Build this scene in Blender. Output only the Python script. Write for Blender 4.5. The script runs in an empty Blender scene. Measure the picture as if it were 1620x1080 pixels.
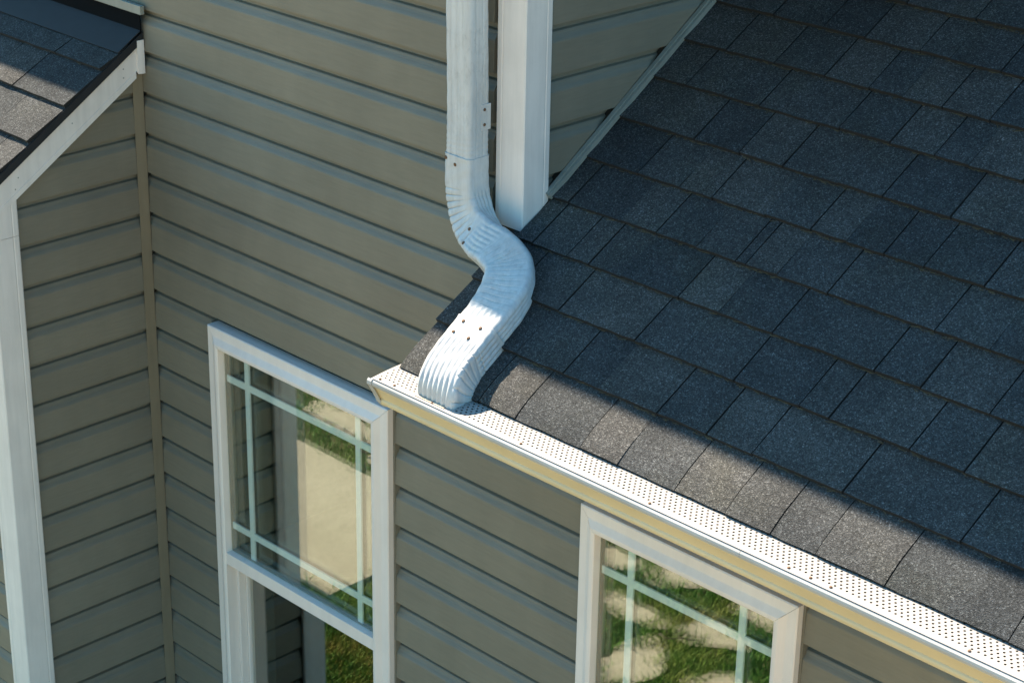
import bpy, bmesh, math, random
from mathutils import Vector, Matrix
random.seed(7)
D = bpy.data
sc = bpy.context.scene
col = sc.collection

# ------------------------------------------------------------------ camera, world, sun, exposure
cam = D.cameras.new('camera'); camo = D.objects.new('camera', cam); col.objects.link(camo); sc.camera = camo
YAW, PITCH, ROLL = -0.78670747, 0.40801808, 0.01838391
cf = Vector((math.sin(YAW)*math.cos(PITCH), math.cos(YAW)*math.cos(PITCH), -math.sin(PITCH)))
cr = Vector((math.cos(YAW), -math.sin(YAW), 0)); cu = cr.cross(cf)
cr2 = math.cos(ROLL)*cr + math.sin(ROLL)*cu; cu2 = -math.sin(ROLL)*cr + math.cos(ROLL)*cu
M = Matrix((cr2, cu2, -cf)).transposed().to_4x4(); M.translation = Vector((3.4165, -3.4353, 1.5949))
camo.matrix_world = M
cam.sensor_width = 36; cam.lens = 3327.24/1620*36; cam.clip_end = 300; cam.clip_start = .05
cam.dof.use_dof = True; cam.dof.focus_distance = 5.0; cam.dof.aperture_fstop = 13

SUN = Vector((-0.84, 0.20, 1.0)).normalized()          # towards the sun
elev = math.asin(SUN.z); azim = math.atan2(SUN.x, SUN.y)
w = D.worlds.new('World'); sc.world = w; w.use_nodes = True
nt = w.node_tree; nt.nodes.clear()
sky = nt.nodes.new('ShaderNodeTexSky'); sky.sky_type = 'NISHITA'; sky.sun_disc = False
sky.sun_elevation = elev; sky.sun_rotation = azim; sky.air_density = 1.0; sky.dust_density = 0.5; sky.ozone_density = 2.0
bg = nt.nodes.new('ShaderNodeBackground'); bg.inputs[1].default_value = 0.088
wo = nt.nodes.new('ShaderNodeOutputWorld')
tint = nt.nodes.new('ShaderNodeMix'); tint.data_type = 'RGBA'; tint.blend_type = 'MULTIPLY'; tint.inputs[0].default_value = 1; tint.inputs[7].default_value = (.56, .97, 1.03, 1)
nt.links.new(sky.outputs[0], tint.inputs[6]); nt.links.new(tint.outputs[2], bg.inputs[0]); nt.links.new(bg.outputs[0], wo.inputs[0])
sl = D.lights.new('sun', 'SUN'); sl.energy = 5.0; sl.angle = math.radians(0.8); sl.color = (1.0, .86, .68)
so = D.objects.new('sun', sl); col.objects.link(so); so.rotation_euler = SUN.to_track_quat('Z', 'Y').to_euler(); so.location = (-6, 1, 8)
sc.view_settings.view_transform = 'Standard'; sc.view_settings.look = 'None'; sc.view_settings.gamma = 1
sc.view_settings.use_curve_mapping = False; sc.view_settings.exposure = 1.76
try: sc.cycles.max_bounces = 8; sc.cycles.transparent_max_bounces = 12
except Exception: pass

# ------------------------------------------------------------------ materials
def mat(name):
    m = D.materials.new(name); m.use_nodes = True; n = m.node_tree.nodes; n.clear()
    o = n.new('ShaderNodeOutputMaterial'); b = n.new('ShaderNodeBsdfPrincipled'); m.node_tree.links.new(b.outputs[0], o.inputs[0])
    return m, m.node_tree, b
def node(t, typ, **kw):
    n = t.nodes.new(typ)
    for k, v in kw.items():
        if k in n.inputs: n.inputs[k].default_value = v
        else: setattr(n, k, v)
    return n
def mapping(t, scale, src=None):
    tc = t.nodes.new('ShaderNodeTexCoord'); mp = t.nodes.new('ShaderNodeMapping'); mp.inputs['Scale'].default_value = scale
    t.links.new(tc.outputs['Object'], mp.inputs[0]); return mp.outputs[0]
def ramp(t, fac, stops):
    r = t.nodes.new('ShaderNodeValToRGB'); t.links.new(fac, r.inputs[0])
    while len(r.color_ramp.elements) < len(stops): r.color_ramp.elements.new(.5)
    for e, (p, c) in zip(r.color_ramp.elements, stops): e.position = p; e.color = (c, c, c, 1) if isinstance(c, (int, float)) else (*c, 1)
    return r.outputs[0]
def noise(t, vec, scale, detail=4, rough=.55):
    n = node(t, 'ShaderNodeTexNoise', Scale=scale, Detail=detail, Roughness=rough); t.links.new(vec, n.inputs['Vector']); return n.outputs[0]
def mixc(t, mode, fac, a, b):
    n = t.nodes.new('ShaderNodeMix'); n.data_type = 'RGBA'; n.blend_type = mode
    for i, v in ((0, fac), (6, a), (7, b)):
        if isinstance(v, bpy.types.NodeSocket): t.links.new(v, n.inputs[i])
        elif isinstance(v, (int, float)): n.inputs[i].default_value = v if i == 0 else (v, v, v, 1)
        else: n.inputs[i].default_value = (*v, 1)
    return n.outputs[2]
def bump(t, h, bsdf, strength=.3, dist=.001):
    b = node(t, 'ShaderNodeBump', Strength=strength, Distance=dist); t.links.new(h, b.inputs['Height']); t.links.new(b.outputs[0], bsdf.inputs['Normal'])
def objrand(t):
    return t.nodes.new('ShaderNodeObjectInfo').outputs['Random']

def siding_mat(name, base, grain_scale):
    m, t, b = mat(name)
    g = noise(t, mapping(t, grain_scale), 1.0, 5, .65)
    big = noise(t, mapping(t, (1.3, 1.3, 1.3)), 2.0, 4)
    drt = noise(t, mapping(t, (9, 9, 1.2)), 1.0, 5, .6)
    c = mixc(t, 'MULTIPLY', 1.0, base, ramp(t, big, [(.3, .88), (.7, 1.08)]))
    c = mixc(t, 'MULTIPLY', 1.0, c, ramp(t, g, [(.3, .93), (.7, 1.05)]))
    c = mixc(t, 'MULTIPLY', 1.0, c, ramp(t, drt, [(.35, .96), (.6, 1.01)]))
    c = mixc(t, 'MULTIPLY', 1.0, c, ramp(t, objrand(t), [(0, .96), (1, 1.04)]))
    t.links.new(c, b.inputs['Base Color']); b.inputs['Roughness'].default_value = .52; b.inputs['Specular IOR Level'].default_value = .35
    bump(t, g, b, .35, .0012)
    return m
CLAY = (.200, .176, .130)
M_sidX = siding_mat('siding_vinyl_x', CLAY, (14, 60, 160))
M_sidY = siding_mat('siding_vinyl_y', CLAY, (60, 14, 160))

def paint_mat(name, base, rough=.4, dirt=.12, streak=(40, 40, 4), spec=.4, stain=None):
    m, t, b = mat(name)
    a = noise(t, mapping(t, streak), 1.0, 6, .6); s = noise(t, mapping(t, (6, 6, 6)), 1.0, 5, .6)
    c = mixc(t, 'MULTIPLY', 1.0, base, ramp(t, a, [(.32, 1-dirt), (.62, 1.0)]))
    c = mixc(t, 'MULTIPLY', 1.0, c, ramp(t, s, [(.35, 1-dirt*.8), (.6, 1.0)]))
    if stain:
        f = noise(t, mapping(t, (23, 23, 23)), 1.0, 6, .7)
        c = mixc(t, 'MIX', ramp(t, f, [(.56, 0.0), (.74, .55)]), c, stain)
    t.links.new(c, b.inputs['Base Color']); b.inputs['Roughness'].default_value = rough; b.inputs['Specular IOR Level'].default_value = spec
    bump(t, s, b, .12, .002)
    return m
M_white = paint_mat('white_vinyl_trim', (.79, .715, .655), .4, .10)
M_pipe = paint_mat('weathered_white_aluminium', (.60, .595, .58), .42, .17, (70, 70, 5), stain=(.52, .49, .40))
_t = M_pipe.node_tree; _b = _t.nodes['Principled BSDF']
_src = _b.inputs['Base Color'].links[0].from_socket
_n1 = noise(_t, mapping(_t, (120, 120, 60)), 1.0, 6, .7); _n2 = noise(_t, mapping(_t, (14, 14, 14)), 1.0, 4, .6)
_c = mixc(_t, 'MULTIPLY', ramp(_t, _n2, [(.42, .15), (.62, 1.0)]), _src, ramp(_t, _n1, [(.36, .84), (.52, 1.0)]))
_t.links.new(_c, _b.inputs['Base Color'])
M_guard = paint_mat('guard_white_aluminium', (.345, .325, .305), .35, .06, (30, 30, 30))
M_gut = paint_mat('gutter_cream_paint', (.70, .575, .345), .42, .10, (2.5, 9, 9))
M_lip = paint_mat('gutter_lip_paint', (.50, .49, .46), .32, .14, (5, 8, 8))
M_win = paint_mat('window_vinyl', (.80, .70, .62), .36, .06)
M_tan = paint_mat('tan_corner_trim', (.215, .175, .115), .5, .12)
M_flap = paint_mat('dusty_flap', (.50, .42, .32), .7, .3, (60, 60, 60))
M_rakeJ = paint_mat('clay_channel', (.27, .275, .235), .45, .12)
M_grille = paint_mat('grille_white', (.78, .82, .79), .5, .04)

def simple(name, c, r=.8, metallic=0):
    m, t, b = mat(name); b.inputs['Base Color'].default_value = (*c, 1); b.inputs['Roughness'].default_value = r; b.inputs['Metallic'].default_value = metallic
    n = noise(t, mapping(t, (30, 30, 30)), 1.0, 4); cc = mixc(t, 'MULTIPLY', 1.0, c, ramp(t, n, [(.3, .8), (.7, 1.1)])); t.links.new(cc, b.inputs['Base Color'])
    return m
M_dark = simple('dark_sheathing', (.03, .03, .025), .9)
M_under = simple('black_underlayment', (.018, .017, .015), .95)
M_drip = simple('black_drip_edge', (.012, .013, .015), .7)
M_flash = simple('black_wall_flashing', (.004, .005, .006), .95); M_flash.node_tree.nodes['Principled BSDF'].inputs['Specular IOR Level'].default_value = .1
M_rust = simple('rusty_screw', (.15, .075, .035), .75)
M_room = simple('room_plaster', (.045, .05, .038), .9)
M_debris = simple('dry_debris', (.085, .068, .036), .95)
M_edge = simple('asphalt_edge', (.014, .013, .011), .95)
M_soffit = simple('soffit_white', (.6, .58, .54), .6)

def shingle_mat():
    m, t, b = mat('asphalt_shingle')
    tc = t.nodes.new('ShaderNodeTexCoord')
    r = objrand(t)
    base = t.nodes.new('ShaderNodeValToRGB'); t.links.new(r, base.inputs[0])
    els = [(0, (.043, .046, .048)), (.2, (.064, .065, .064)), (.4, (.050, .053, .054)), (.6, (.076, .074, .070)), (.8, (.058, .060, .060)), (1, (.080, .077, .072))]
    while len(base.color_ramp.elements) < len(els): base.color_ramp.elements.new(.5)
    for e, (p, c) in zip(base.color_ramp.elements, els): e.position = p; e.color = (*c, 1)
    v1 = node(t, 'ShaderNodeTexVoronoi', Scale=430.0); t.links.new(tc.outputs['Object'], v1.inputs['Vector'])
    sep = t.nodes.new('ShaderNodeSeparateColor'); t.links.new(v1.outputs['Color'], sep.inputs[0])
    v2 = node(t, 'ShaderNodeTexVoronoi', Scale=210.0); t.links.new(tc.outputs['Object'], v2.inputs['Vector'])
    sep2 = t.nodes.new('ShaderNodeSeparateColor'); t.links.new(v2.outputs['Color'], sep2.inputs[0])
    big = noise(t, tc.outputs['Object'], 7.0, 6, .62)
    c = mixc(t, 'MULTIPLY', 1.0, base.outputs[0], ramp(t, sep.outputs[0], [(0, .5), (.5, .9), (.88, 1.2), (.95, 1.9), (1, 2.4)]))
    c = mixc(t, 'MULTIPLY', 1.0, c, ramp(t, sep2.outputs[1], [(0, .78), (.6, 1.03), (.95, 1.22), (1, 1.5)]))
    c = mixc(t, 'MULTIPLY', 1.0, c, ramp(t, big, [(.28, .74), (.72, 1.2)]))
    moss = noise(t, tc.outputs['Object'], 3.1, 5, .6)
    c = mixc(t, 'MULTIPLY', ramp(t, moss, [(.5, 0.0), (.72, .55)]), c, (1.05, 1.0, .74))
    t.links.new(c, b.inputs['Base Color']); b.inputs['Roughness'].default_value = .95; b.inputs['Specular IOR Level'].default_value = .15
    bump(t, v1.outputs['Distance'], b, .75, .0022)
    return m
M_sh = shingle_mat()

def glass_mat():
    m = D.materials.new('window_glass'); m.use_nodes = True; t = m.node_tree; t.nodes.clear()
    o = t.nodes.new('ShaderNodeOutputMaterial'); mx = t.nodes.new('ShaderNodeMixShader')
    tr = node(t, 'ShaderNodeBsdfTransparent', Color=(.96, .99, .97, 1)); gl = node(t, 'ShaderNodeBsdfGlossy', Color=(1.0, .985, .93, 1), Roughness=0.0)
    fr = node(t, 'ShaderNodeLayerWeight', Blend=.5); pw = node(t, 'ShaderNodeMath', operation='POWER'); pw.inputs[1].default_value = 5
    t.links.new(fr.outputs['Facing'], pw.inputs[0])
    ma = node(t, 'ShaderNodeMath', operation='MULTIPLY_ADD'); ma.inputs[1].default_value = .9; ma.inputs[2].default_value = .15
    n = noise(t, mapping(t, (2.2, 2.2, 2.2)), 1.0, 2, .4); bp = node(t, 'ShaderNodeBump', Strength=.06, Distance=.002); t.links.new(n, bp.inputs['Height']); t.links.new(bp.outputs[0], gl.inputs['Normal'])
    t.links.new(pw.outputs[0], ma.inputs[0]); t.links.new(ma.outputs[0], mx.inputs[0]); t.links.new(tr.outputs[0], mx.inputs[1]); t.links.new(gl.outputs[0], mx.inputs[2]); t.links.new(mx.outputs[0], o.inputs[0])
    return m
M_glass = glass_mat()

def ground_mat(name, stops, sc1, sc2, rough=.95, bumpd=.01):
    m, t, b = mat(name); tc = t.nodes.new('ShaderNodeTexCoord')
    a = noise(t, tc.outputs['Object'], sc1, 6, .65); a2 = noise(t, tc.outputs['Object'], sc2, 5, .7)
    r = t.nodes.new('ShaderNodeValToRGB'); t.links.new(a, r.inputs[0])
    while len(r.color_ramp.elements) < len(stops): r.color_ramp.elements.new(.5)
    for e, (p, c) in zip(r.color_ramp.elements, stops): e.position = p; e.color = (*c, 1)
    c = mixc(t, 'MULTIPLY', 1.0, r.outputs[0], ramp(t, a2, [(.3, .75), (.7, 1.15)]))
    t.links.new(c, b.inputs['Base Color']); b.inputs['Roughness'].default_value = rough; bump(t, a2, b, .5, bumpd)
    return m
M_yard = ground_mat('dry_yard_soil', [(.3, (.27, .19, .09)), (.5, (.35, .255, .13)), (.7, (.40, .30, .16))], 1.1, 14)
M_turf = ground_mat('turf_soil', [(.3, (.035, .055, .014)), (.7, (.10, .09, .035))], 9, 60)
M_conc = ground_mat('pale_concrete', [(.3, (.27, .243, .175)), (.7, (.325, .295, .22))], 2.5, 60, .9, .002)
def blade_mat():
    m, t, b = mat('grass_blade'); tc = t.nodes.new('ShaderNodeTexCoord')
    a = noise(t, tc.outputs['Object'], 3.2, 4, .6); a2 = noise(t, tc.outputs['Object'], 60, 2, .6)
    r = t.nodes.new('ShaderNodeValToRGB'); t.links.new(a, r.inputs[0]); stops = [(.3, (.05, .16, .018)), (.5, (.09, .21, .025)), (.62, (.20, .26, .045)), (.75, (.34, .29, .09))]
    while len(r.color_ramp.elements) < 4: r.color_ramp.elements.new(.5)
    for e, (p, c) in zip(r.color_ramp.elements, stops): e.position = p; e.color = (*c, 1)
    c = mixc(t, 'MULTIPLY', 1.0, r.outputs[0], ramp(t, a2, [(.3, .7), (.7, 1.3)])); t.links.new(c, b.inputs['Base Color']); b.inputs['Roughness'].default_value = .7
    return m
M_blade = blade_mat()

# ------------------------------------------------------------------ object helpers
def mesh_obj(name, verts, faces, m, parent=None, smooth=False):
    me = D.meshes.new(name); me.from_pydata([tuple(v) for v in verts], [], faces); me.update()
    if smooth:
        for p in me.polygons: p.use_smooth = True
    me.materials.append(m)
    o = D.objects.new(name, me); col.objects.link(o)
    if parent is not None: adopt(o, parent)
    return o
def adopt(o, parent):
    o.parent = parent
    p = parent; off = Vector((0, 0, 0))
    while p is not None: off += p.location; p = p.parent
    o.location = -off           # parts are modelled in world coordinates
def bm_obj(name, bm, m, parent=None, smooth=False):
    me = D.meshes.new(name); bmesh.ops.recalc_face_normals(bm, faces=bm.faces); bm.to_mesh(me); bm.free(); me.materials.append(m)
    if smooth:
        for p in me.polygons: p.use_smooth = True
    o = D.objects.new(name, me); col.objects.link(o)
    if parent is not None: adopt(o, parent)
    return o
def thing(name, label, cat, loc=(0, 0, 0), group=None):
    o = D.objects.new(name, None); col.objects.link(o); o.location = loc; o.empty_display_size = .1
    o['label'] = label; o['category'] = cat
    if group: o['group'] = group
    return o
def struct(o, kind='structure'): o['kind'] = kind; return o
def box_vf(x0, x1, y0, y1, z0, z1):
    v = [(x, y, z) for x in (x0, x1) for y in (y0, y1) for z in (z0, z1)]
    f = [(0, 1, 3, 2), (4, 6, 7, 5), (0, 4, 5, 1), (2, 3, 7, 6), (0, 2, 6, 4), (1, 5, 7, 3)]
    return v, f
def box(name, x0, x1, y0, y1, z0, z1, m, parent=None, bev=0):
    bm = bmesh.new(); v, f = box_vf(x0, x1, y0, y1, z0, z1); vs = [bm.verts.new(p) for p in v]
    for q in f: bm.faces.new([vs[i] for i in q])
    if bev: bmesh.ops.bevel(bm, geom=bm.edges[:], offset=bev, segments=2, affect='EDGES', profile=.7)
    return bm_obj(name, bm, m, parent)
def prism(name, prof, a, b, axis, m, parent=None, cuts=(), smooth=False, steps=1, jit=0):
    """prof: closed list of 2-D points; axis 'x': (y,z); axis 'y': (x,z); axis 'z': (x,y); a..b along the axis"""
    bm = bmesh.new(); rings = []
    for k in range(steps+1):
        t = a + (b-a)*k/steps; ring = []
        for (p, q) in prof:
            P = {'x': (t, p, q), 'y': (p, t, q), 'z': (p, q, t)}[axis]; ring.append(bm.verts.new(P))
        rings.append(ring)
    n = len(prof)
    for k in range(steps):
        for i in range(n): bm.faces.new((rings[k][i], rings[k][(i+1) % n], rings[k+1][(i+1) % n], rings[k+1][i]))
    bm.faces.new(rings[0]); bm.faces.new(list(reversed(rings[-1])))
    cut(bm, cuts)
    return bm_obj(name, bm, m, parent, smooth)
def cut(bm, cuts):
    for (co, no) in cuts:      # keeps the side the normal points away from
        if not bm.faces: return
        r = bmesh.ops.bisect_plane(bm, geom=bm.verts[:]+bm.edges[:]+bm.faces[:], plane_co=co, plane_no=no, clear_outer=True)
        ed = [e for e in r['geom_cut'] if isinstance(e, bmesh.types.BMEdge)]
        if ed:
            try: bmesh.ops.holes_fill(bm, edges=ed, sides=0)
            except Exception: pass

# ------------------------------------------------------------------ dimensions
E0, EE = .2925, .1253                 # siding course line, exposure
SL, ZR = .6735, -.21323               # right roof: z = ZR + SL*y
LR = math.hypot(1, SL)
SLL, ZL = .637, -.022                 # wing roof
LL = math.hypot(1, SLL)
ZG = -2.95
def course(k): return E0 - k*EE

# ------------------------------------------------------------------ ground (seen in the window glass)
struct(mesh_obj('ground', [(-60, -60, ZG), (60, -60, ZG), (60, 60, ZG), (-60, 60, ZG)], [(0, 1, 2, 3)], M_yard))
struct(mesh_obj('lawn_soil', [(-6.2, -4.6, ZG+.004), (1.0, -4.6, ZG+.004), (1.0, -.9, ZG+.004), (-6.2, -.9, ZG+.004)], [(0, 1, 2, 3)], M_turf))
path = struct(box('concrete_path', -5.6, -2.56, -2.31, -1.47, ZG-.05, ZG+.045, M_conc, None, .008))

stones = D.objects.new('stepping_stone_paving', None); col.objects.link(stones); stones.location = (-1.5, -2.4, ZG); struct(stones)
rs = random.Random(3)
SP = [(-2.00, -2.61, .15, .09), (-1.67, -2.72, .17, .13), (-1.64, -2.33, .17, .085), (-1.27, -2.43, .17, .10), (-1.36, -2.02, .15, .18),
      (-1.22, -2.68, .13, .07), (-3.85, -2.63, .28, .10), (-3.35, -2.50, .16, .07), (-1.95, -2.20, .10, .07), (-.98, -2.15, .15, .11), (-2.35, -2.72, .14, .1), (-1.0, -1.75, .15, .12)]
def stone_shape(cx, cy, rx, ry):
    n = 40; ph = [rs.uniform(0, 6.28) for _ in range(4)]
    return [(cx + rx*math.cos(a)*q, cy + ry*math.sin(a)*q) for a, q in [(2*math.pi*i/n, 1 + .20*math.sin(2*(2*math.pi*i/n)+ph[0]) + .16*math.sin(3*(2*math.pi*i/n)+ph[1]) + .05*math.sin(7*(2*math.pi*i/n)+ph[2]) + rs.uniform(-.03, .03)) for i in range(n)]]
for s_ in SP:
    p = stone_shape(*s_)
    prism('paving_stone', p, ZG-.02, ZG+.022, 'z', M_conc, stones)
def on_hard(x, y):
    q_ = abs(rg.gauss(0, .035))
    if -5.6 < x < -2.56-q_+.03*math.sin(y*30) and -2.31+q_+.03*math.sin(x*9) < y < -1.47-q_*.4: return True
    for (cx, cy, rx, ry) in SP:
        if ((x-cx)/rx)**2 + ((y-cy)/ry)**2 < .66 + .24*math.sin(x*37+y*23) + rg.uniform(-.38, .2): return True
    return False
rg = random.Random(11); gv = []; gf = []
for i in range(112000):
    if i < 52000: x = rg.uniform(-2.6, -.7); y = rg.uniform(-3.1, -1.25)
    elif i < 84000: x = rg.uniform(-5.0, -2.0); y = rg.uniform(-3.4, -1.2)
    else: x = rg.uniform(-2.9, -1.4); y = rg.uniform(-1.6, -.85)
    if on_hard(x, y): continue
    if -5.6 < x < -2.5 and y > -1.47: hgt = rg.uniform(.015, .03)
    hgt = rg.uniform(.025, .06) * (1.7 if rg.random() < .05 else 1); a = rg.uniform(0, 6.283); wd = rg.uniform(.0016, .003)
    lean = rg.uniform(.1, .9)*hgt; la = rg.uniform(0, 6.283)
    dx, dy = math.cos(a)*wd, math.sin(a)*wd; lx, ly = math.cos(la)*lean, math.sin(la)*lean
    b = len(gv)
    gv += [(x-dx, y-dy, ZG), (x+dx, y+dy, ZG), (x+dx*.8+lx*.4, y+dy*.8+ly*.4, ZG+hgt*.6), (x-dx*.8+lx*.4, y-dy*.8+ly*.4, ZG+hgt*.6), (x+lx, y+ly, ZG+hgt)]
    gf += [(b, b+1, b+2, b+3), (b+3, b+2, b+4)]
struct(mesh_obj('lawn_grass', gv, gf, M_blade), 'stuff')
M_dryb = D.materials['grass_blade'].copy(); M_dryb.name = 'dry_grass_blade'
for n_ in M_dryb.node_tree.nodes:
    if n_.type == 'VALTORGB' and len(n_.color_ramp.elements) == 4:
        for e_, c_ in zip(n_.color_ramp.elements, [(.17, .20, .03), (.27, .25, .05), (.36, .30, .09), (.42, .34, .13)]): e_.color = (*c_, 1)
gv = []; gf = []
for i in range(30000):
    x = rg.uniform(-2.75, -1.5); y = rg.uniform(-1.62, -.85)
    if x < -2.56 and y < -1.46 or on_hard(x, y): continue
    hgt = rg.uniform(.015, .045); a = rg.uniform(0, 6.283); wd = rg.uniform(.0016, .0032); la = rg.uniform(0, 6.283); lean = rg.uniform(.3, 1.3)*hgt
    dx, dy = math.cos(a)*wd, math.sin(a)*wd; lx, ly = math.cos(la)*lean, math.sin(la)*lean; b = len(gv)
    gv += [(x-dx, y-dy, ZG), (x+dx, y+dy, ZG), (x+lx, y+ly, ZG+hgt)]; gf.append((b, b+1, b+2))
struct(mesh_obj('dry_grass', gv, gf, M_dryb), 'stuff')

def twig(name, pts, r, label):
    V = []; F = []; n = 6
    for k, p in enumerate(pts):
        rr = r*(1-.6*k/len(pts))
        for i in range(n): a = 6.283*i/n; V.append((p[0]+rr*math.cos(a)*.7, p[1]+rr*math.cos(a)*.7, p[2]+rr*math.sin(a)))
    for k in range(len(pts)-1):
        for i in range(n): F.append((k*n+i, k*n+(i+1) % n, (k+1)*n+(i+1) % n, (k+1)*n+i))
    o = mesh_obj(name, V, F, M_twig); o['label'] = label; o['category'] = 'twig'; return o
M_twig = simple('twig_bark', (.06, .045, .03), .9)
twig('fallen_twig', [(-3.62+.05*i, -2.50+.035*math.sin(i*.9)+.01*i, ZG+.05+.006*math.sin(i*1.7)) for i in range(9)], .006, 'curved dark twig in the grass beyond the pale path, mirrored in the taller window')
twig('fallen_twig', [(-1.40+.022*i, -2.24-.010*i+.015*math.sin(i*.8), ZG+.05+.004*math.sin(i*2)) for i in range(9)], .004, 'short dark twig between paving stones, mirrored in the window under the gutter')

# ------------------------------------------------------------------ siding walls
PROF = [(0, 0), (.0004, .004), (-.0022, .079), (-.0030, .0820), (-.0055, .0860), (-.0095, .0915), (-.0125, .0970), (-.0138, .1010), (-.0155, .1035), (-.0235, .1065), (-.0262, .140), (-.0272, .140), (-.0272, .0035), (-.0090, .0012), (-.0080, .0)]
def board(axis, face, out, zb, a, b, parent, cuts=(), m=None):
    """one lap of vinyl siding; face = coordinate of the butt face, out = outward sign"""
    prof = [(face + out*o, zb + z) for (o, z) in PROF]
    j = random.uniform(-.0006, .0006); prof = [(p + out*j, q) for p, q in prof]
    return prism('siding_board', prof, a, b, axis, m or (M_sidX if axis == 'x' else M_sidY), parent, cuts)

W1F = .008
WIN1 = (-1.303, -.492, -.857, -2.35); WIN2 = (.237, .928, -.860, -2.1)
front = thing('siding_wall', 'long grey green lap siding wall that holds both windows and backs the white downspout', 'house wall', (-.8, .03, ZG))
def xsegs(x0, x1, zb, zt):
    segs = [(x0, x1, None)]
    for (a, b, top, bot) in (WIN1, WIN2):
        if zt <= bot or zb >= top: continue
        new = []
        for (p, q, c) in segs:
            if c is not None or q <= a or p >= b: new.append((p, q, c)); continue
            if p < a-.008: new.append((p, a-.008, None))
            if zt > top+.012: new.append((a-.004, b+.004, ('above', top+.003)))
            if q > b+.008: new.append((b+.008, q, None))
        segs = new
    return segs
for k in range(-3, 26):
    zb = course(k); zt = zb + EE
    x0 = -1.6135
    x1 = -.116 if zb > -.30 else 2.9
    if zb < ZG+.1: continue
    for (a, b, c) in xsegs(x0, x1, zb, zt):
        cuts = [((0, 0, c[1]), (0, 0, -1))] if c else []
        board('x', W1F, -1, zb, a, b, front, cuts)
for k in range(-3, 3):
    if course(k) + EE > .06: board('x', W1F, -1, course(k), -3.3, -1.5945, front, [((0, 0, .045), (0, 0, -1))] if course(k) < .045 else [])
# sheathing behind the boards with window openings
def sheath(x0, x1, z0, z1): box('sheathing', x0, x1, .0360, .075, z0, z1, M_dark, front)
sheath(-3.3, -.02, -.853, .78); sheath(-.02, 2.9, -.853, -.42)
sheath(-3.3, -1.305, ZG, -.853); sheath(-.490, .235, ZG, -.853); sheath(.930, 2.9, ZG, -.853)
sheath(-1.305, -.490, ZG, -2.352); sheath(.235, .930, ZG, -2.102)

side = thing('siding_wall', 'bluish shaded lap siding wall rising above the dark roof beside the white corner board', 'house wall', (-.01, 1.0, -.2))
W3F = -.008
for k in range(-6, 9):
    zb = course(k)
    for_cut = [((0, 0, ZR+.022), (0, SL, -1)), ((0, 0, .80), (0, -.6, 1))]
    if zb + EE < ZR + SL*.09: continue
    board('y', W3F, 1, zb, .096, 2.6, side, for_cut)
prism('sheathing', [(.076, -.3), (2.55, -.3), (2.55, 2.30), (.076, .82)], -.075, -.0365, 'x', M_dark, side)

wing = thing('siding_wall', 'narrow dark lap siding wall under the sloping white fascia of the left wing', 'house wall', (-1.61, -.25, ZG))
W2F = -1.600
for k in range(0, 26):
    zb = course(k)
    if zb < ZG+.1: continue
    board('y', W2F, 1, zb, -.448, -.0115, wing, [((0, 0, ZL-.075), (0, -SLL, 1))])
box('sheathing', -1.67, -1.6285, -.52, .0, ZG, -.36, M_dark, wing)

wfront = thing('siding_wall', 'tan sliver of lap siding at the bottom left edge, beyond the white corner post', 'house wall', (-2.3, -.52, ZG))
for k in range(4, 26):
    zb = course(k)
    if zb < ZG+.1: continue
    board('x', -.527, -1, zb, -3.3, -1.686, wfront, [((0, 0, ZL-.13), (0, -SLL, 1))])
box('sheathing', -3.3, -1.672, -.4980, -.46, ZG, -.45, M_dark, wfront)

# ------------------------------------------------------------------ inner corner trim
ict = thing('inside_corner_trim', 'slim tan vertical strip in the inside corner between the two siding walls', 'corner trim', (-1.6, -.01, ZG))
prism('trim_strip', [(-1.6015, -.0255), (-1.5985, -.0265), (-1.5935, .0035), (-1.5935, .007), (-1.597, .0078), (-1.6008, -.0100), (-1.6008, -.02)], ZG+.1, -.155, 'z', M_tan, ict)

# ------------------------------------------------------------------ white outside corner posts
def flute(pts): return pts
cp = thing('corner_board', 'tall white outside corner board standing on the dark roof beside the downspout', 'corner trim', (-.05, .05, -.2))
def post(parent, X, Y, w1, w2, z0, z1, cuts, m=M_white):
    # X,Y = outer edge; face 1 runs to -x, face 2 runs to +y
    t = .012
    prof = [(X-w1, Y+.012), (X-w1, Y+.004), (X-w1+.004, Y+.0008), (X-w1+.018, Y-.0002), (X-w1+.021, Y+.0012), (X-w1+.024, Y), (X-.003, Y), (X, Y+.003),
            (X, Y+w2-.024), (X-.0012, Y+w2-.021), (X+.0002, Y+w2-.018), (X-.0008, Y+w2-.004), (X-.004, Y+w2), (X-.012, Y+w2), (X-.016, Y+w2-.006), (X-.020, Y+.020), (X-w1+.004, Y+.016)]
    return prism('corner_cap', prof, z0, z1, 'z', m, parent, cuts)
post(cp, 0.0, 0.0, .099, .093, -.36, .78, [((0, 0, ZR+.006), (0, SL, -1))])
box('backing_block', -.094, -.0370, .018, .0355, -.3, .78, M_dark, cp)
wp = thing('corner_board', 'white corner post of the left wing running down the left edge of the picture', 'corner trim', (-1.63, -.5, ZG))
post(wp, -1.585, -.543, .099, .094, ZG+.1, -.545, [((0, 0, ZL-.16), (0, -SLL, 1))])
post(wp, -1.5842, -.5438, .0995, .0948, -.5435, -.30, [((0, 0, ZL-.052), (0, -SLL, 1))])

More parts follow.
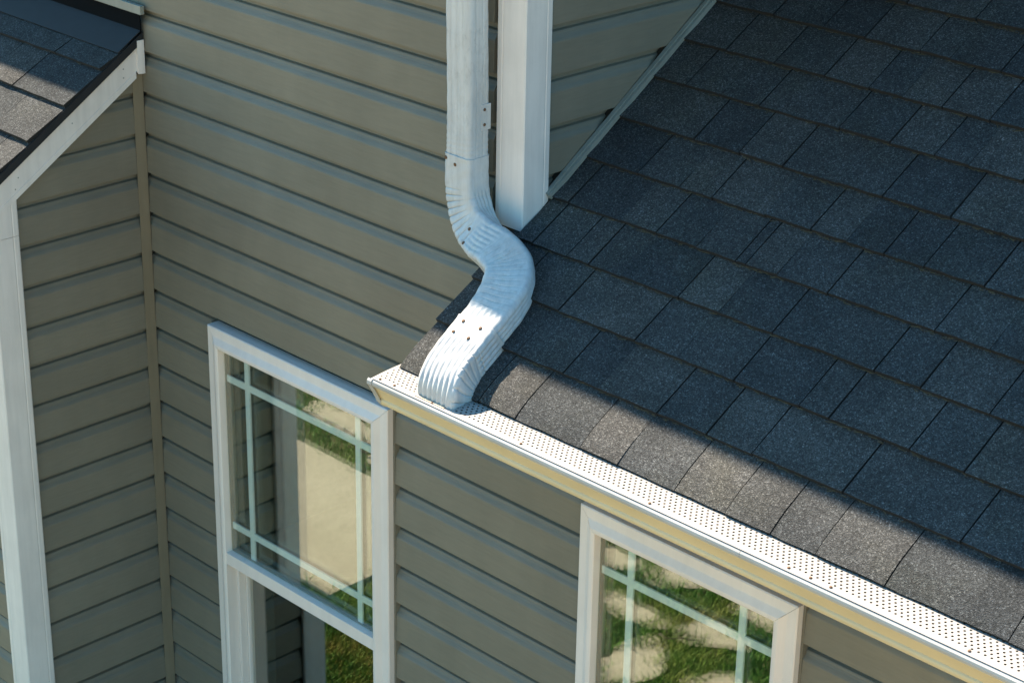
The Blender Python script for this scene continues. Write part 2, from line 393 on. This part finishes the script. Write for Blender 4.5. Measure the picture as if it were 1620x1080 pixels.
# ------------------------------------------------------------------ roofs
def shingle(parent, x0, x1, s0, s1, slope, z0, lift, rake=None, droop=0, skew=0):
    """one laminated shingle tab between two joints; s runs up the slope"""
    L = math.hypot(1, slope)
    def P(x, s, n): return (x, s/L - n*slope/L, z0 + slope*s/L + n/L)
    nx = max(3, int((x1-x0)/.035)); ss = [0, .012, .03, .06, .5, 1.0] if droop else [0, .5, 1.0]
    verts = []; faces = []
    xs = [x0 + (x1-x0)*i/nx for i in range(nx+1)]
    jit = [random.uniform(-.0013, .0013) for _ in xs]; lj = [random.uniform(-.0004, .0010) for _ in xs]
    rows = []
    for si, f in enumerate(ss):
        s = s0 + (s1-s0)*f if not droop else (s0 + min(f, .06) if f <= .06 else s0 + .06 + (s1-s0-.06)*(f-.06)/.94)
        u = (s-s0)/(s1-s0)
        top = (.0140+lift)*(1-u) + .0028*u
        dr = -droop*max(0, 1-(s-s0)/.075)**1.7 if droop else 0
        row = []
        for i, x in enumerate(xs):
            sj = s + (jit[i] if si == 0 else 0)
            row.append((P(x + skew*(u-.5), sj, top + dr + (lj[i] if si == 0 else 0)), P(x + skew*(u-.5), sj, top + dr - .0108 + (.0012 if si == 0 else 0))))
        rows.append(row)
    # tuck under next course
    row = [(P(x + skew*.55, s1+.03, .0018), P(x + skew*.55, s1+.03, -.003)) for x in xs]; rows.append(row)
    nr = len(rows)
    for row in rows:
        for (a, b) in row: verts += [a, b]
    idx = lambda r, i, k: (r*(nx+1)+i)*2+k
    for r in range(nr-1):
        for i in range(nx):
            faces.append((idx(r, i, 0), idx(r, i+1, 0), idx(r+1, i+1, 0), idx(r+1, i, 0)))
            faces.append((idx(r, i, 1), idx(r+1, i, 1), idx(r+1, i+1, 1), idx(r, i+1, 1)))
        faces.append((idx(r, 0, 0), idx(r+1, 0, 0), idx(r+1, 0, 1), idx(r, 0, 1)))
        faces.append((idx(r, nx, 0), idx(r, nx, 1), idx(r+1, nx, 1), idx(r+1, nx, 0)))
    for i in range(nx): faces.append((idx(0, i, 0), idx(0, i, 1), idx(0, i+1, 1), idx(0, i+1, 0)))
    o = mesh_obj('shingle', verts, faces, M_sh, parent); o.data.materials.append(M_edge)
    per = 2*nx+2; body = (nr-1)*per
    for i, p in enumerate(o.data.polygons):
        if i >= body or (i % per) >= 2*nx or (i % per) % 2 == 1: p.material_index = 1
    return o

roof = thing('shingle_roof', 'large dark asphalt shingle roof shaded except for the lit strip along its white gutter', 'roof', (1.2, 0, -.3))
SLN = [-.453, -.307, -.163, -.020, .121, .262, .404, .551, .686, .828, .960, 1.10, 1.243, 1.385, 1.53]
JT = {0: [.245, .366, .5695, .847, .987, 1.1085, 1.224, 1.395, 1.678], 1: [.10, .401, .69, .831, .958, 1.196, 1.482, 1.70], 2: [.111, .268, .51, .801, .981, 1.061, 1.266, 1.399, 1.62],
      3: [.06, .177, .249, .531, .806, 1.082, 1.20, 1.37, 1.6], 4: [.066, .354, .597, .627, .86, 1.145, 1.40, 1.55], 5: [.185, .421, .715, .918, 1.025, 1.18, 1.41],
      6: [.258, .40, .533, .82, 1.003, 1.22], 7: [.12, .355, .596, .742, .866, 1.10, 1.3], 8: [.15, .306, .46, .592, .799, .93, 1.12], 9: [.2, .357, .484, .645, .872, 1.05], 10: [.12, .33, .52, .72, .95, 1.1],
      11: [.1, .28, .44, .7, .85, 1.05], 12: [.2, .35, .6, .8, 1.0], 13: [.15, .4, .55, .8, 1.0]}
SOFT = {0: (.245, 1.1085*0+.987*0, 1.224), }
TONE = {}
for k in range(14):
    s0, s1 = SLN[k], SLN[k+1]; xa = -.028 if k < 3 else .003; xb = 2.5
    js = [j for j in JT[k] if j > xa+.03]
    while js[-1] < xb-.35: js.append(js[-1] + random.choice((.13, .2, .28, .3)))
    js = [xa] + js + [xb]
    up = random.random() < .5
    for i in range(len(js)-1):
        a, b = js[i], js[i+1]; up = not up
        g = .0019 if k else .0013
        if b-a > .20 and random.random() < .75:      # laminate step inside the tab
            mid = a + (b-a)*random.uniform(.35, .68)
            shingle(roof, a + (g if i else 0), mid, s0, s1, SL, ZR, .0022 if up else 0, droop=.010 if k == 0 else 0)
            shingle(roof, mid+.0002, b-g, s0, s1, SL, ZR, 0 if up else .0022, droop=.010 if k == 0 else 0)
        else:
            shingle(roof, a + (g if i else 0), b-g, s0, s1, SL, ZR, .0022 if up else 0, droop=.010 if k == 0 else 0)
def slope_slab(name, x0, x1, s0, s1, n0, n1, slope, z0, m, parent):
    L = math.hypot(1, slope)
    P = lambda s, n: (s/L - n*slope/L, z0 + slope*s/L + n/L)
    return prism(name, [P(s0, n1), P(s1, n1), P(s1, n0), P(s0, n0)], x0, x1, 'x', m, parent)
slope_slab('underlayment', -.022, 2.5, -.445, -.01, -.0120, -.0032, SL, ZR, M_under, roof)
slope_slab('underlayment', .0035, 2.5, -.0095, 1.6, -.0120, -.0032, SL, ZR, M_under, roof)
slope_slab('deck', -.018, 2.5, -.432, -.02, -.035, -.0125, SL, ZR, M_dark, roof)
slope_slab('deck', .005, 2.5, -.0195, 1.6, -.035, -.0125, SL, ZR, M_dark, roof)
box('fascia_board', -.018, 2.5, -.345, -.325, -.60, -.462, M_white, roof)
box('soffit_panel', -.018, 2.5, -.325, .004, -.598, -.592, M_soffit, roof)
# small kick-out piece of flashing where roof edge meets the wall
slope_slab('kick_flashing', -.040, .02, -.155, .0, -.002, .0008, SL, ZR, M_drip, roof)

channel = thing('rake_channel', 'thin clay coloured channel strip where the blue shaded siding meets the dark roof', 'trim strip', (0, 1, 0))
def rake(x0, x1, n0, n1, name):
    L = LR; P = lambda s, n: (s/L - n*SL/L, ZR + SL*s/L + n/L)
    return prism(name, [P(.1155, n0), P(.1155, n1), P(1.6, n1), P(1.6, n0)], x0, x1, 'x', M_rakeJ, channel)
rake(-.006, .0120, .0105, .0235, 'channel_flange'); rake(-.006, .0050, .0245, .0285, 'channel_lip')

nail_spots = []
wroof = thing('shingle_roof', 'small sloping shingle roof of the left wing, half in sun and half in shade', 'roof', (-2.4, -.3, -.3))
WSL = [-.772, -.620, -.470, -.320, -.167, -.083]
WJ = {4: [-1.672, -1.812, -2.08, -2.25, -2.4], 3: [-1.845, -1.99, -2.13, -2.35], 2: [-1.767, -2.0, -2.1, -2.3], 1: [-1.68, -1.85, -2.08, -2.3], 0: [-1.8, -2.0, -2.2]}
for k in range(5):
    js = sorted([-1.5795] + WJ[k]); a = js[0]
    while a > -3.1: a -= random.choice((.15, .22, .3)); js.insert(0, a)
    up = True
    for i in range(len(js)-1):
        up = not up
        shingle(wroof, js[i]+.0014, js[i+1]-(.0014 if i < len(js)-2 else 0), WSL[k], WSL[k+1], SLL, ZL-.008, .0022 if up else 0)
slope_slab('flashing_sheet', -3.3, -1.5775, -.098, .0035, .0012, .0038, SLL, ZL, M_drip, wroof)
box('wall_flashing', -3.3, -1.5775, -.0035, .0, ZL-.012, .045, M_flash, wroof)
slope_slab('underlayment', -3.3, -1.583, -.765, .0, -.022, -.0115, SLL, ZL, M_under, wroof)
slope_slab('deck', -3.3, -1.60, -.76, .0, -.045, -.0225, SLL, ZL, M_dark, wroof)
def rakeprism(name, x0, x1, ya, yb, top, bot, m, parent, cuts=()):
    return prism(name, [(ya, ZL+SLL*ya+top), (yb, ZL+SLL*yb+top), (yb, ZL+SLL*yb+bot), (ya, ZL+SLL*ya+bot)], x0, x1, 'x', m, parent, cuts)
rakeprism('drip_edge', -1.5825, -1.5765, -.655, .004, -.006, -.034, M_drip, wroof)
rakeprism('fascia_board', -1.600, -1.5840, -.655, -.012, -.0345, -.106, M_white, wroof)
rakeprism('fascia_trim', -1.600, -1.5825, -.655, -.022, -.1062, -.125, M_white, wroof)
for (y_, o_) in ((-.065, -.062), (-.066, -.088), (-.44, -.07), (-.452, -.095), (-.25, -.07)):
    nail_spots.append((-1.5838, y_, ZL + SLL*y_ + o_))
prism('fascia_end_cap', [(-1.5995, -.018), (-1.5765, -.018), (-1.5745, -.004), (-1.5745, .005), (-1.5995, .005)], -.175, -.048, 'z', M_white, wroof,
      [((-1.5995, 0, -.135), (-.55, 0, -1)), ])
jf = thing('wall_trim_strip', 'pale flat trim strip on the siding just above the wing roof at the top left', 'trim strip', (-2.4, 0, .04))
box('strip', -3.3, -1.5562, -.0145, -.0005, .031, .057, M_rakeJ, jf, .002)

rd = random.Random(5); dv = []; df = []
for (z0_, sl_, lines, xa_, xb_, cnt) in ((ZR, SL, SLN[1:12], .0, 1.9, 75), (ZL-.008, SLL, WSL[1:], -3.0, -1.6, 30)):
    L_ = math.hypot(1, sl_)
    for s_ in lines:
        for _ in range(cnt):
            x = rd.uniform(xa_, xb_) if rd.random() < .5 else rd.gauss(rd.choice((.3, .7, 1.1)), .12)
            if not (xa_+.02 < x < xb_): continue
            ln = rd.uniform(.006, .022); an = rd.gauss(0, .25); s = s_ - rd.uniform(.0005, .005); hw = rd.uniform(.0004, .0009)
            n = .0052 + rd.uniform(0, .003); c, q = math.cos(an), math.sin(an); b = len(dv)
            for (u, v, w_) in ((-ln/2, -hw, 0), (ln/2, -hw, 0), (ln/2, hw, .0004), (-ln/2, hw, .0004)):
                X_ = x + u*c - v*q; S_ = s + u*q + v*c; N_ = n + w_; dv.append((X_, S_/L_ - N_*sl_/L_, z0_ + sl_*S_/L_ + N_/L_))
            df.append((b, b+1, b+2, b+3))
dn = mesh_obj('dry_needle_litter', dv, df, M_debris); dn['kind'] = 'stuff'
# the roof above the frame whose eave shades the walls
upper = thing('upper_roof', 'upper roof of the house just above the picture whose eave shades walls and shingles', 'roof', (-1, 1, 1.05))
prism('roof_slab', [(-.03, .85), (2.6, .85+2.63*.6), (2.6, .79+2.63*.6), (-.03, .79)], -3.7, .84, 'x', M_under, upper)
box('soffit_panel', -3.7, .70, -.028, .03, .775, .788, M_soffit, upper)

# ------------------------------------------------------------------ gutter with guard
gut = thing('gutter', 'cream gutter with a white perforated cover running along the lower edge of the roof', 'gutter', (1.2, -.4, -.5))
XE = -.045; XG = 2.5
def shell(prof, t):
    """closed profile from an open polyline, thickness t towards the inside (right-hand side)"""
    out = []
    for i, p in enumerate(prof):
        a = Vector(prof[max(0, i-1)]); b = Vector(prof[min(len(prof)-1, i+1)]); d = (b-a).normalized(); out.append((p[0]-d.y*t, p[1]+d.x*t))
    return list(prof) + out[::-1]
body = [(-.4465, -.4985), (-.4460, -.5030), (-.4425, -.5080), (-.4290, -.5330), (-.4262, -.5362), (-.4285, -.5395), (-.4292, -.5440), (-.4262, -.5510), (-.4200, -.5565), (-.4120, -.5590), (-.3480, -.5590), (-.3470, -.4700)]
prism('trough', shell(body, .0012), XE+.002, XG, 'x', M_gut, gut, steps=12)
lip = [(-.4420, -.4795), (-.4480, -.4775), (-.4540, -.4785), (-.4575, -.4825), (-.4585, -.4880), (-.4560, -.4945), (-.4500, -.4985), (-.4440, -.4975)]
for (a, b) in ((XE, 1.0942), (1.0950, XG)): prism('lip', shell(lip, .0012), a, b, 'x', M_lip, gut, steps=2)
# end cap: K shaped plate with a folded flange
cap = [(-.4580, -.4800), (-.4590, -.4890), (-.4520, -.4990), (-.4490, -.5040), (-.4310, -.5370), (-.4270, -.5460), (-.4150, -.5600), (-.3480, -.5600), (-.3480, -.4740), (-.4500, -.4770)]
prism('end_cap', cap, XE-.0015, XE+.0015, 'x', M_gut, gut)
rim = shell([(-.4550, -.4765), (-.4598, -.4815), (-.4605, -.4900), (-.4535, -.4995), (-.4508, -.5045), (-.4330, -.5375), (-.4290, -.5470), (-.4165, -.5615), (-.3480, -.5615)], .0018)
prism('end_cap_rim', rim, XE-.009, XE+.006, 'x', M_lip, gut)

def guard_mesh(x0, x1, yf, yb, zf, zb, dx, rows, y_first, dy, r, m, parent, name, margin=.006):
    """sheet with real holes: rows of square cells with hexagonal openings"""
    V = []; F = []
    Z = lambda y: zf + (zb-zf)*(y-yf)/(yb-yf) + .0012*math.sin((y-yf)/(yb-yf)*math.pi)
    def q(a, b, c, d):
        i = len(V); V.extend([(p[0], p[1], Z(p[1])) for p in (a, b, c, d)]); F.append((i, i+1, i+2, i+3))
    y0 = y_first - dy/2; y1 = y0 + rows*dy
    nseg = 40
    for i in range(nseg):
        a = x0+(x1-x0)*i/nseg; b = x0+(x1-x0)*(i+1)/nseg
        q((a, yf), (b, yf), (b, y0), (a, y0)); q((a, y1), (b, y1), (b, yb), (a, yb))
    n = int((x1-x0-2*margin)/dx)
    for rw in range(rows):
        ya = y0 + rw*dy; yb_ = ya+dy; off = margin + (dx/2 if rw % 2 else 0)
        q((x0, ya), (x0+off, ya), (x0+off, yb_), (x0, yb_))
        cnt = n - (1 if rw % 2 else 0); xe = x0+off+cnt*dx
        q((xe, ya), (x1, ya), (x1, yb_), (xe, yb_))
        for c in range(cnt):
            cx = x0+off+(c+.5)*dx; cy = ya+dy/2; i = len(V)
            hexa = [(cx+r*math.cos(a), cy+r*math.sin(a)) for a in [math.radians(45+45*j) for j in range(8)]]
            sq = [(cx+dx/2, yb_), (cx, yb_), (cx-dx/2, yb_), (cx-dx/2, cy), (cx-dx/2, ya), (cx, ya), (cx+dx/2, ya), (cx+dx/2, cy)]
            V.extend([(p[0], p[1], Z(p[1])) for p in sq]); V.extend([(p[0], p[1], Z(p[1])) for p in hexa])
            for j in range(8): F.append((i+j, i+(j+1) % 8, i+8+(j+1) % 8, i+8+j))
    return mesh_obj(name, V, F, m, parent), Z
guard, GZ = guard_mesh(XE+.001, XG, -.4535, -.352, -.4755, -.4670, .0145, 10, -.4335, .0098, .0029, M_guard, gut, 'gutter_cover')
box('hole_shade_plate', XE+.004, XG, -.440, -.352, -.506, -.500, M_dark, gut)  # dark plate added inside the trough so the cover holes look shaded
def screw(x, y, z, nrm, parent, r=.0040, m=M_rust, h=.0028):
    n = Vector(nrm).normalized(); t = n.orthogonal().normalized(); b = n.cross(t); V = []; F = []
    rr = [(r, 0), (r*.95, h*.5), (r*.6, h), (r*.25, h*.8)]
    N = 10
    for (ra, hh) in rr:
        for i in range(N): a = 2*math.pi*i/N; V.append(Vector((x, y, z)) + t*ra*math.cos(a) + b*ra*math.sin(a) + n*hh)
    for k in range(3):
        for i in range(N): F.append((k*N+i, k*N+(i+1) % N, (k+1)*N+(i+1) % N, (k+1)*N+i))
    F.append(tuple(3*N+i for i in range(N)))
    return mesh_obj('screw', V, F, m, parent, True)
for (x, y) in [(-.022, -.4455), (.028, -.4445), (.160, -.4445), (.451, -.4435), (.837, -.4435), (1.21, -.4435), (1.265, -.4435), (1.315, -.4435), (1.637, -.4425)]:
    screw(x, y, GZ(y)+.0003, (0, 0, 1), guard, .0036)
flap, _ = guard_mesh(.098, .200, -.4465, -.430, GZ(-.4465)+.0016, GZ(-.43)+.0016, .0145, 1, -.4385, .0098, .0026, M_flap, gut, 'outlet_flap')

# ------------------------------------------------------------------ downspout
ds = thing('downspout', 'white corrugated downspout that snakes off the corner and empties onto the gutter cover', 'downspout', (-.14, -.053, -.45))
KEYS = [  # position, outward normal of the broad face, width, depth
    ((-.1410, .0250, .680), (0, -.5, .87), .086, .066), ((-.1410, -.0530, .56), (0, -1, 0), .086, .066), ((-.1415, -.0530, .10), (0, -1, 0), .086, .066), ((-.1420, -.0530, -.030), (0, -1, 0), .087, .067), ((-.1420, -.0530, -.100), (0, -1, 0), .089, .068),
    ((-.1320, -.0545, -.150), (.04, -.99, .08), .090, .069), ((-.1020, -.0640, -.195), (.14, -.95, .25), .092, .069), ((-.0450, -.0830, -.222), (.28, -.80, .50), .096, .070),
    ((.0350, -.1100, -.230), (.36, -.62, .68), .102, .070), ((.1000, -.1400, -.243), (.34, -.50, .78), .108, .070), ((.1420, -.1880, -.272), (.20, -.50, .83), .113, .069), ((.1570, -.2450, -.312), (.06, -.54, .83), .115, .068), ((.1580, -.3050, -.355), (0, -.56, .83), .116, .068),
    ((.1580, -.3500, -.387), (0, -.60, .80), .116, .068), ((.1575, -.3820, -.416), (0, -.76, .64), .117, .066), ((.1575, -.3990, -.445), (0, -.93, .37), .118, .062), ((.1575, -.4040, -.4775), (0, -.995, .10), .118, .059)]
KEYS = [((tuple(Vector(p)+Vector((-.0195, .0194, -.0119))*{9: .8, 10: 1, 11: 1, 12: 1, 13: .8, 14: .35}.get(i, 0))), n, w_, h) for i, (p, n, w_, h) in enumerate(KEYS)]
def cr(p0, p1, p2, p3, t):
    return .5*((2*p1) + (p2-p0)*t + (2*p0-5*p1+4*p2-p3)*t*t + (3*p1-p0-3*p2+p3)*t**3)
def station(u):
    n = len(KEYS); i = min(int(u), n-2); t = u-i
    g = lambda j: KEYS[max(0, min(n-1, j))]
    P = cr(*[Vector(g(i+d)[0]) for d in (-1, 0, 1, 2)], t)
    dP = (cr(*[Vector(g(i+d)[0]) for d in (-1, 0, 1, 2)], min(1, t+.02)) - cr(*[Vector(g(i+d)[0]) for d in (-1, 0, 1, 2)], max(0, t-.02))).normalized()
    N = cr(*[Vector(g(i+d)[1]) for d in (-1, 0, 1, 2)], t)
    wd = g(i)[2]*(1-t)+g(i+1)[2]*t; h = g(i)[3]*(1-t)+g(i+1)[3]*t
    N = (N - dP*N.dot(dP)).normalized(); W = N.cross(dP).normalized()
    return P, dP, N, W, wd, h
def sect(wd, h, c, n=96):
    """rounded rectangle, returns list of (a along W, b along N, face tag, coordinate 0..1 on face)"""
    pts = []; hw, hh = wd/2, h/2
    sides = [('N', (-hw+c, hh), (hw-c, hh)), ('W', (hw, hh-c), (hw, -hh+c)), ('n', (hw-c, -hh), (-hw+c, -hh)), ('w', (-hw, -hh+c), (-hw, hh-c))]
    cnt = {'N': 44, 'W': 28, 'n': 10, 'w': 28}
    cc = [(hw-c, hh-c, 90), (hw-c, -hh+c, 0), (-hw+c, -hh+c, -90), (-hw+c, hh-c, 180)]
    for k, (tag, a, b) in enumerate(sides):
        m = cnt[tag]
        for i in range(m+1): t = i/m; pts.append((a[0]+(b[0]-a[0])*t, a[1]+(b[1]-a[1])*t, tag, t))
        cx, cy, a0 = cc[k]
        for i in (1, 2, 3): an = math.radians(a0-i*22.5); pts.append((cx+c*math.cos(an), cy+c*math.sin(an), 'c', 0))
    return pts
def ribw(t, n, duty=.5): return .5+.5*math.cos(2*math.pi*(t*n))
def tube(name, u0, u1, step, fn, grow=0, m=M_pipe, taper=None):
    us = []; u = u0
    while u < u1-1e-6: us.append(u); u += step
    us.append(u1); V = []; F = []; nring = None; dist = 0; last = None
    for k, u in enumerate(us):
        P, T, N, W, wd, h = station(u)
        if last is not None: dist += (P-last).length
        last = P
        g = grow + (taper(u) if taper else 0)
        pts = sect(wd+g, h+g, .011)
        for (a, b, tag, t) in pts:
            d = fn(u, dist, tag, t, a, b)
            nx = {'N': (0, 1), 'n': (0, -1), 'W': (1, 0), 'w': (-1, 0)}.get(tag)
            if nx is None:
                l = math.hypot(a, b); nx = (a/l, b/l)
            V.append(P + W*(a+nx[0]*d) + N*(b+nx[1]*d))
        nring = len(pts)
    for k in range(len(us)-1):
        for i in range(nring):
            j = (i+1) % nring; F.append((k*nring+i, k*nring+j, (k+1)*nring+j, (k+1)*nring+i))
    o = mesh_obj(name, V, F, m, ds, True)
    sm = o.modifiers.new('thickness', 'SOLIDIFY'); sm.thickness = .0012; sm.offset = -1
    return o
def win(u, a, b, s=.25):   # smooth window
    f = lambda x: 0 if x <= 0 else (1 if x >= 1 else x*x*(3-2*x))
    return f((u-a)/s)*f((b-u)/s)
def f_pipe(u, d, tag, t, a, b):
    g = 0
    if tag in 'Nn' and tag != 'c': g = -.0016*max(0, math.cos(2*math.pi*(t*3-.5)))**3 * (1 if .08 < t < .92 else 0)
    elif tag in 'Ww': g = -.0016*max(0, math.cos(2*math.pi*(t*2-.5)))**3 * (1 if .1 < t < .9 else 0)
    return g + .0005*math.sin(u*40+a*60)
def crimp(x, n):        # saw shaped pleats with a sharp groove
    f = (x*n) % 1.0; return -(1-abs(2*f-1))**5
def f_el1(u, d, tag, t, a, b):
    g = .0004*math.sin(d*170+a*90)
    B = win(u, 4.05, 7.1, .35)
    if tag == 'N': g += B*(crimp(u+.0*t, 3.2)*.0060*max(0, 1-t*1.15)) + (1-B)*0 + .0009*win(u, 6.6, 9, .6)*math.cos(2*math.pi*t*6)
    if tag == 'w': g += B*crimp(u, 3.2)*.0055
    if tag == 'W': g += .0012*win(u, 4.2, 8, .4)*math.cos(2*math.pi*t*4)
    if tag == 'c': g += B*crimp(u, 3.2)*(.0050 if a < 0 else .0006)
    return g
def f_el2(u, d, tag, t, a, b):
    g = .0005*math.sin(d*150+a*70)
    B = win(u, 7.6, 11.3, .4)
    if tag == 'N': g += B*crimp(u+.015*math.sin(t*9), 4.6)*.0019*(.35+.65*math.sin(math.pi*min(1, t*1.1))) + .0009*(1-B)*math.cos(2*math.pi*t*6)
    if tag == 'w': g += B*crimp(u, 4.6)*.0035
    if tag == 'W': g += .0022*win(u, 7.3, 12.6, .4)*math.cos(2*math.pi*t*4)
    return g
def f_el3(u, d, tag, t, a, b):
    g = .0003*math.sin(d*160+a*80)
    B = win(u, 12.75, 15.9, .35)
    if tag == 'N': g += .0021*win(u, 12.0, 16.4, .8)*math.cos(2*math.pi*(t*6.5+.02*math.sin(u*2)))
    if tag == 'W': g += B*crimp(u-.25*t, 2.3)*.0048 + .0016*win(u, 11.6, 13.5, .5)*math.cos(2*math.pi*t*4)
    if tag in 'nw': g += B*crimp(u, 2.3)*.004
    if tag == 'c' and a > 0: g += B*crimp(u, 2.3)*.0028
    return g
tube('pipe', 0, 3.25, .04, f_pipe)
e1 = tube('elbow', 2.97, 7.75, .016, f_el1, .0030, taper=lambda u: .0016*max(0, 1-(u-2.97)/.12) )
e2 = tube('elbow', 7.35, 11.95, .016, f_el2, .0050, taper=lambda u: .0016*max(0, 1-(u-7.35)/.12))
e3 = tube('elbow', 11.62, 16.0, .016, f_el3, .0085, taper=lambda u: .002*max(0, 1-(u-11.62)/.12) - .0025*max(0, (u-15.3)))
def on_pipe(u, a, face='N', lift=0):
    P, T, N, W, wd, h = station(u)
    return (P + W*a*wd/2 + N*(h/2+lift), N) if face == 'N' else (P + W*(wd/2+lift) + N*a*h/2, W)
for (par, u, a, l) in [(e1, 3.10, -.86, .0022), (e1, 3.22, -.10, .0022), (e1, 6.55, -.05, .002), (e1, 6.85, -.78, .002), (e3, 11.80, -.55, .006), (e3, 11.80, .45, .006), (e3, 12.35, -.62, .006), (e3, 12.42, .28, .006)]:
    p, n = on_pipe(u, a, 'N', l); screw(p.x, p.y, p.z, n, par, .0048)
for q in nail_spots: screw(*q, (1, 0, 0), wroof, .0022, M_rakeJ, .001).name = 'nail'
# strap bracket on the side of the pipe
br = box('strap_bracket', -.0985, -.0955, -.0500, -.0190, .0390, .1040, M_pipe, ds, .0015)
for z in (.0535, .0915): screw(-.0955, -.0405, z, (1, 0, 0), br, .0042)

# ------------------------------------------------------------------ windows
WPROF = [(0, -.024), (0, .018), (.003, .0205), (.027, .0215), (.030, .0225), (.046, .0315), (.050, .0318), (.0565, .0310), (.0600, .0290), (.0605, .012), (.0605, -.024)]
def frame_piece(name, x0, x1, z0, z1, which, parent, bot=True):
    """mitred frame member; profile (u inwards, h outwards of the wall face)"""
    V = []; F = []; n = len(WPROF); g = .0005
    for end in (0, 1):
        for (u, h) in WPROF:
            y = W1F - h
            if which == 'head': V.append(((x0+u+g) if end == 0 else (x1-u-g), y, z1-u))
            if which == 'sill': V.append(((x0+u+g) if end == 0 else (x1-u-g), y, z0+u))
            if which == 'left': V.append((x0+u, y, (z1-u-g) if end == 0 else (z0+u+g)))
            if which == 'right': V.append((x1-u, y, (z1-u-g) if end == 0 else (z0+u+g)))
    for i in range(n): F.append((i, (i+1) % n, n+(i+1) % n, n+i))
    F.append(tuple(range(n))); F.append(tuple(range(2*n-1, n-1, -1)))
    bm = bmesh.new(); vs = [bm.verts.new(v) for v in V]
    for f in F: bm.faces.new([vs[i] for i in f])
    return bm_obj(name, bm, M_win, parent)
def window(label, dims, rail_z, gl, gh, loc):
    x0, x1, z1, z0 = dims
    t = thing('window', label, 'window', loc)
    frame_piece('head', x0, x1, z0, z1, 'head', t); frame_piece('sill', x0, x1, z0, z1, 'sill', t)
    frame_piece('jamb', x0, x1, z0, z1, 'left', t); frame_piece('jamb', x0, x1, z0, z1, 'right', t)
    a, b, top = x0+.0605, x1-.0605, z1-.0605
    for (p, q) in ((x0-.0075, x0-.0012), (x1+.0012, x1+.0075)): box('side_channel', p, q, W1F-.0006, W1F+.027, z0, z1+.002, M_sidX, t)
    # upper sash
    rt, rb = rail_z
    s = box('meeting_rail', a-.002, b+.002, -.0205, .030, rb, rt, M_win, t, .0018)
    up = box('upper_pane', a-.004, b+.004, -.0005, .0025, rt-.004, top+.003, M_glass, t)
    box('inner_pane', a-.004, b+.004, .0165, .0190, rt-.004, top+.003, M_glass, t)
    for x in gl: box('grille_bar', x, x+.021, .0070, .0125, rt+.0005, top, M_grille, t)
    xs = [a] + [v for x in gl for v in (x, x+.021)] + [b]
    for z in gh:
        for i in range(0, len(xs), 2): box('grille_bar', xs[i]+.0002, xs[i+1]-.0002, .0070, .0125, z-.0215, z, M_grille, t)
    # spacer round the glass (visible at the left as a dark line)
    for (p, q) in ((a-.001, a+.003), (b-.003, b+.001)): box('spacer', p, q, .0030, .0160, rt, top, M_tan, t)
    box('spacer', a+.0032, b-.0032, .0030, .0160, rt, rt+.004, M_tan, t)
    # lower sash, set back
    bb = z0+.0605
    for (p, q) in ((a-.001, a+.012), (b-.012, b+.001)): box('sash_track', p, q, .016, .040, bb, rb-.0005, M_win, t, .001)
    for (p, q) in ((a, a+.020), (b-.020, b)): box('sash_stile', p, q, .0405, .062, bb+.03, rb-.001, M_win, t, .0015)
    box('sash_rail', a, b, .0405, .062, bb, bb+.0295, M_win, t, .0015)
    box('lower_pane', a+.018, b-.018, .050, .053, bb+.028, rb, M_glass, t)
    # interior jamb lining
    for (p, q) in ((a-.012, a-.002), (b+.002, b+.012)): box('jamb_lining', p, q, .0645, .16, bb, top+.02, M_room, t)
    return t
window('taller white double hung window at left with a grid in its upper pane', WIN1, (-1.602, -1.642), (-1.153, -.651), (-1.006, -1.503), (-.89, .01, -2.35))
window('white window tucked right under the gutter, grass and stones mirrored in its pane', WIN2, (-1.56, -1.60), (.387, .745), (-1.017, -1.46), (.59, .01, -2.1))

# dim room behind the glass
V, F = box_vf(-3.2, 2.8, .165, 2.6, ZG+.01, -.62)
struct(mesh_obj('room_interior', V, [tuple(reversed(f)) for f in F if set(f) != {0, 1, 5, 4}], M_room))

for o in list(col.objects):
    if o.parent is None and o.get('label') and not o.get('kind'): o['kind'] = 'thing'
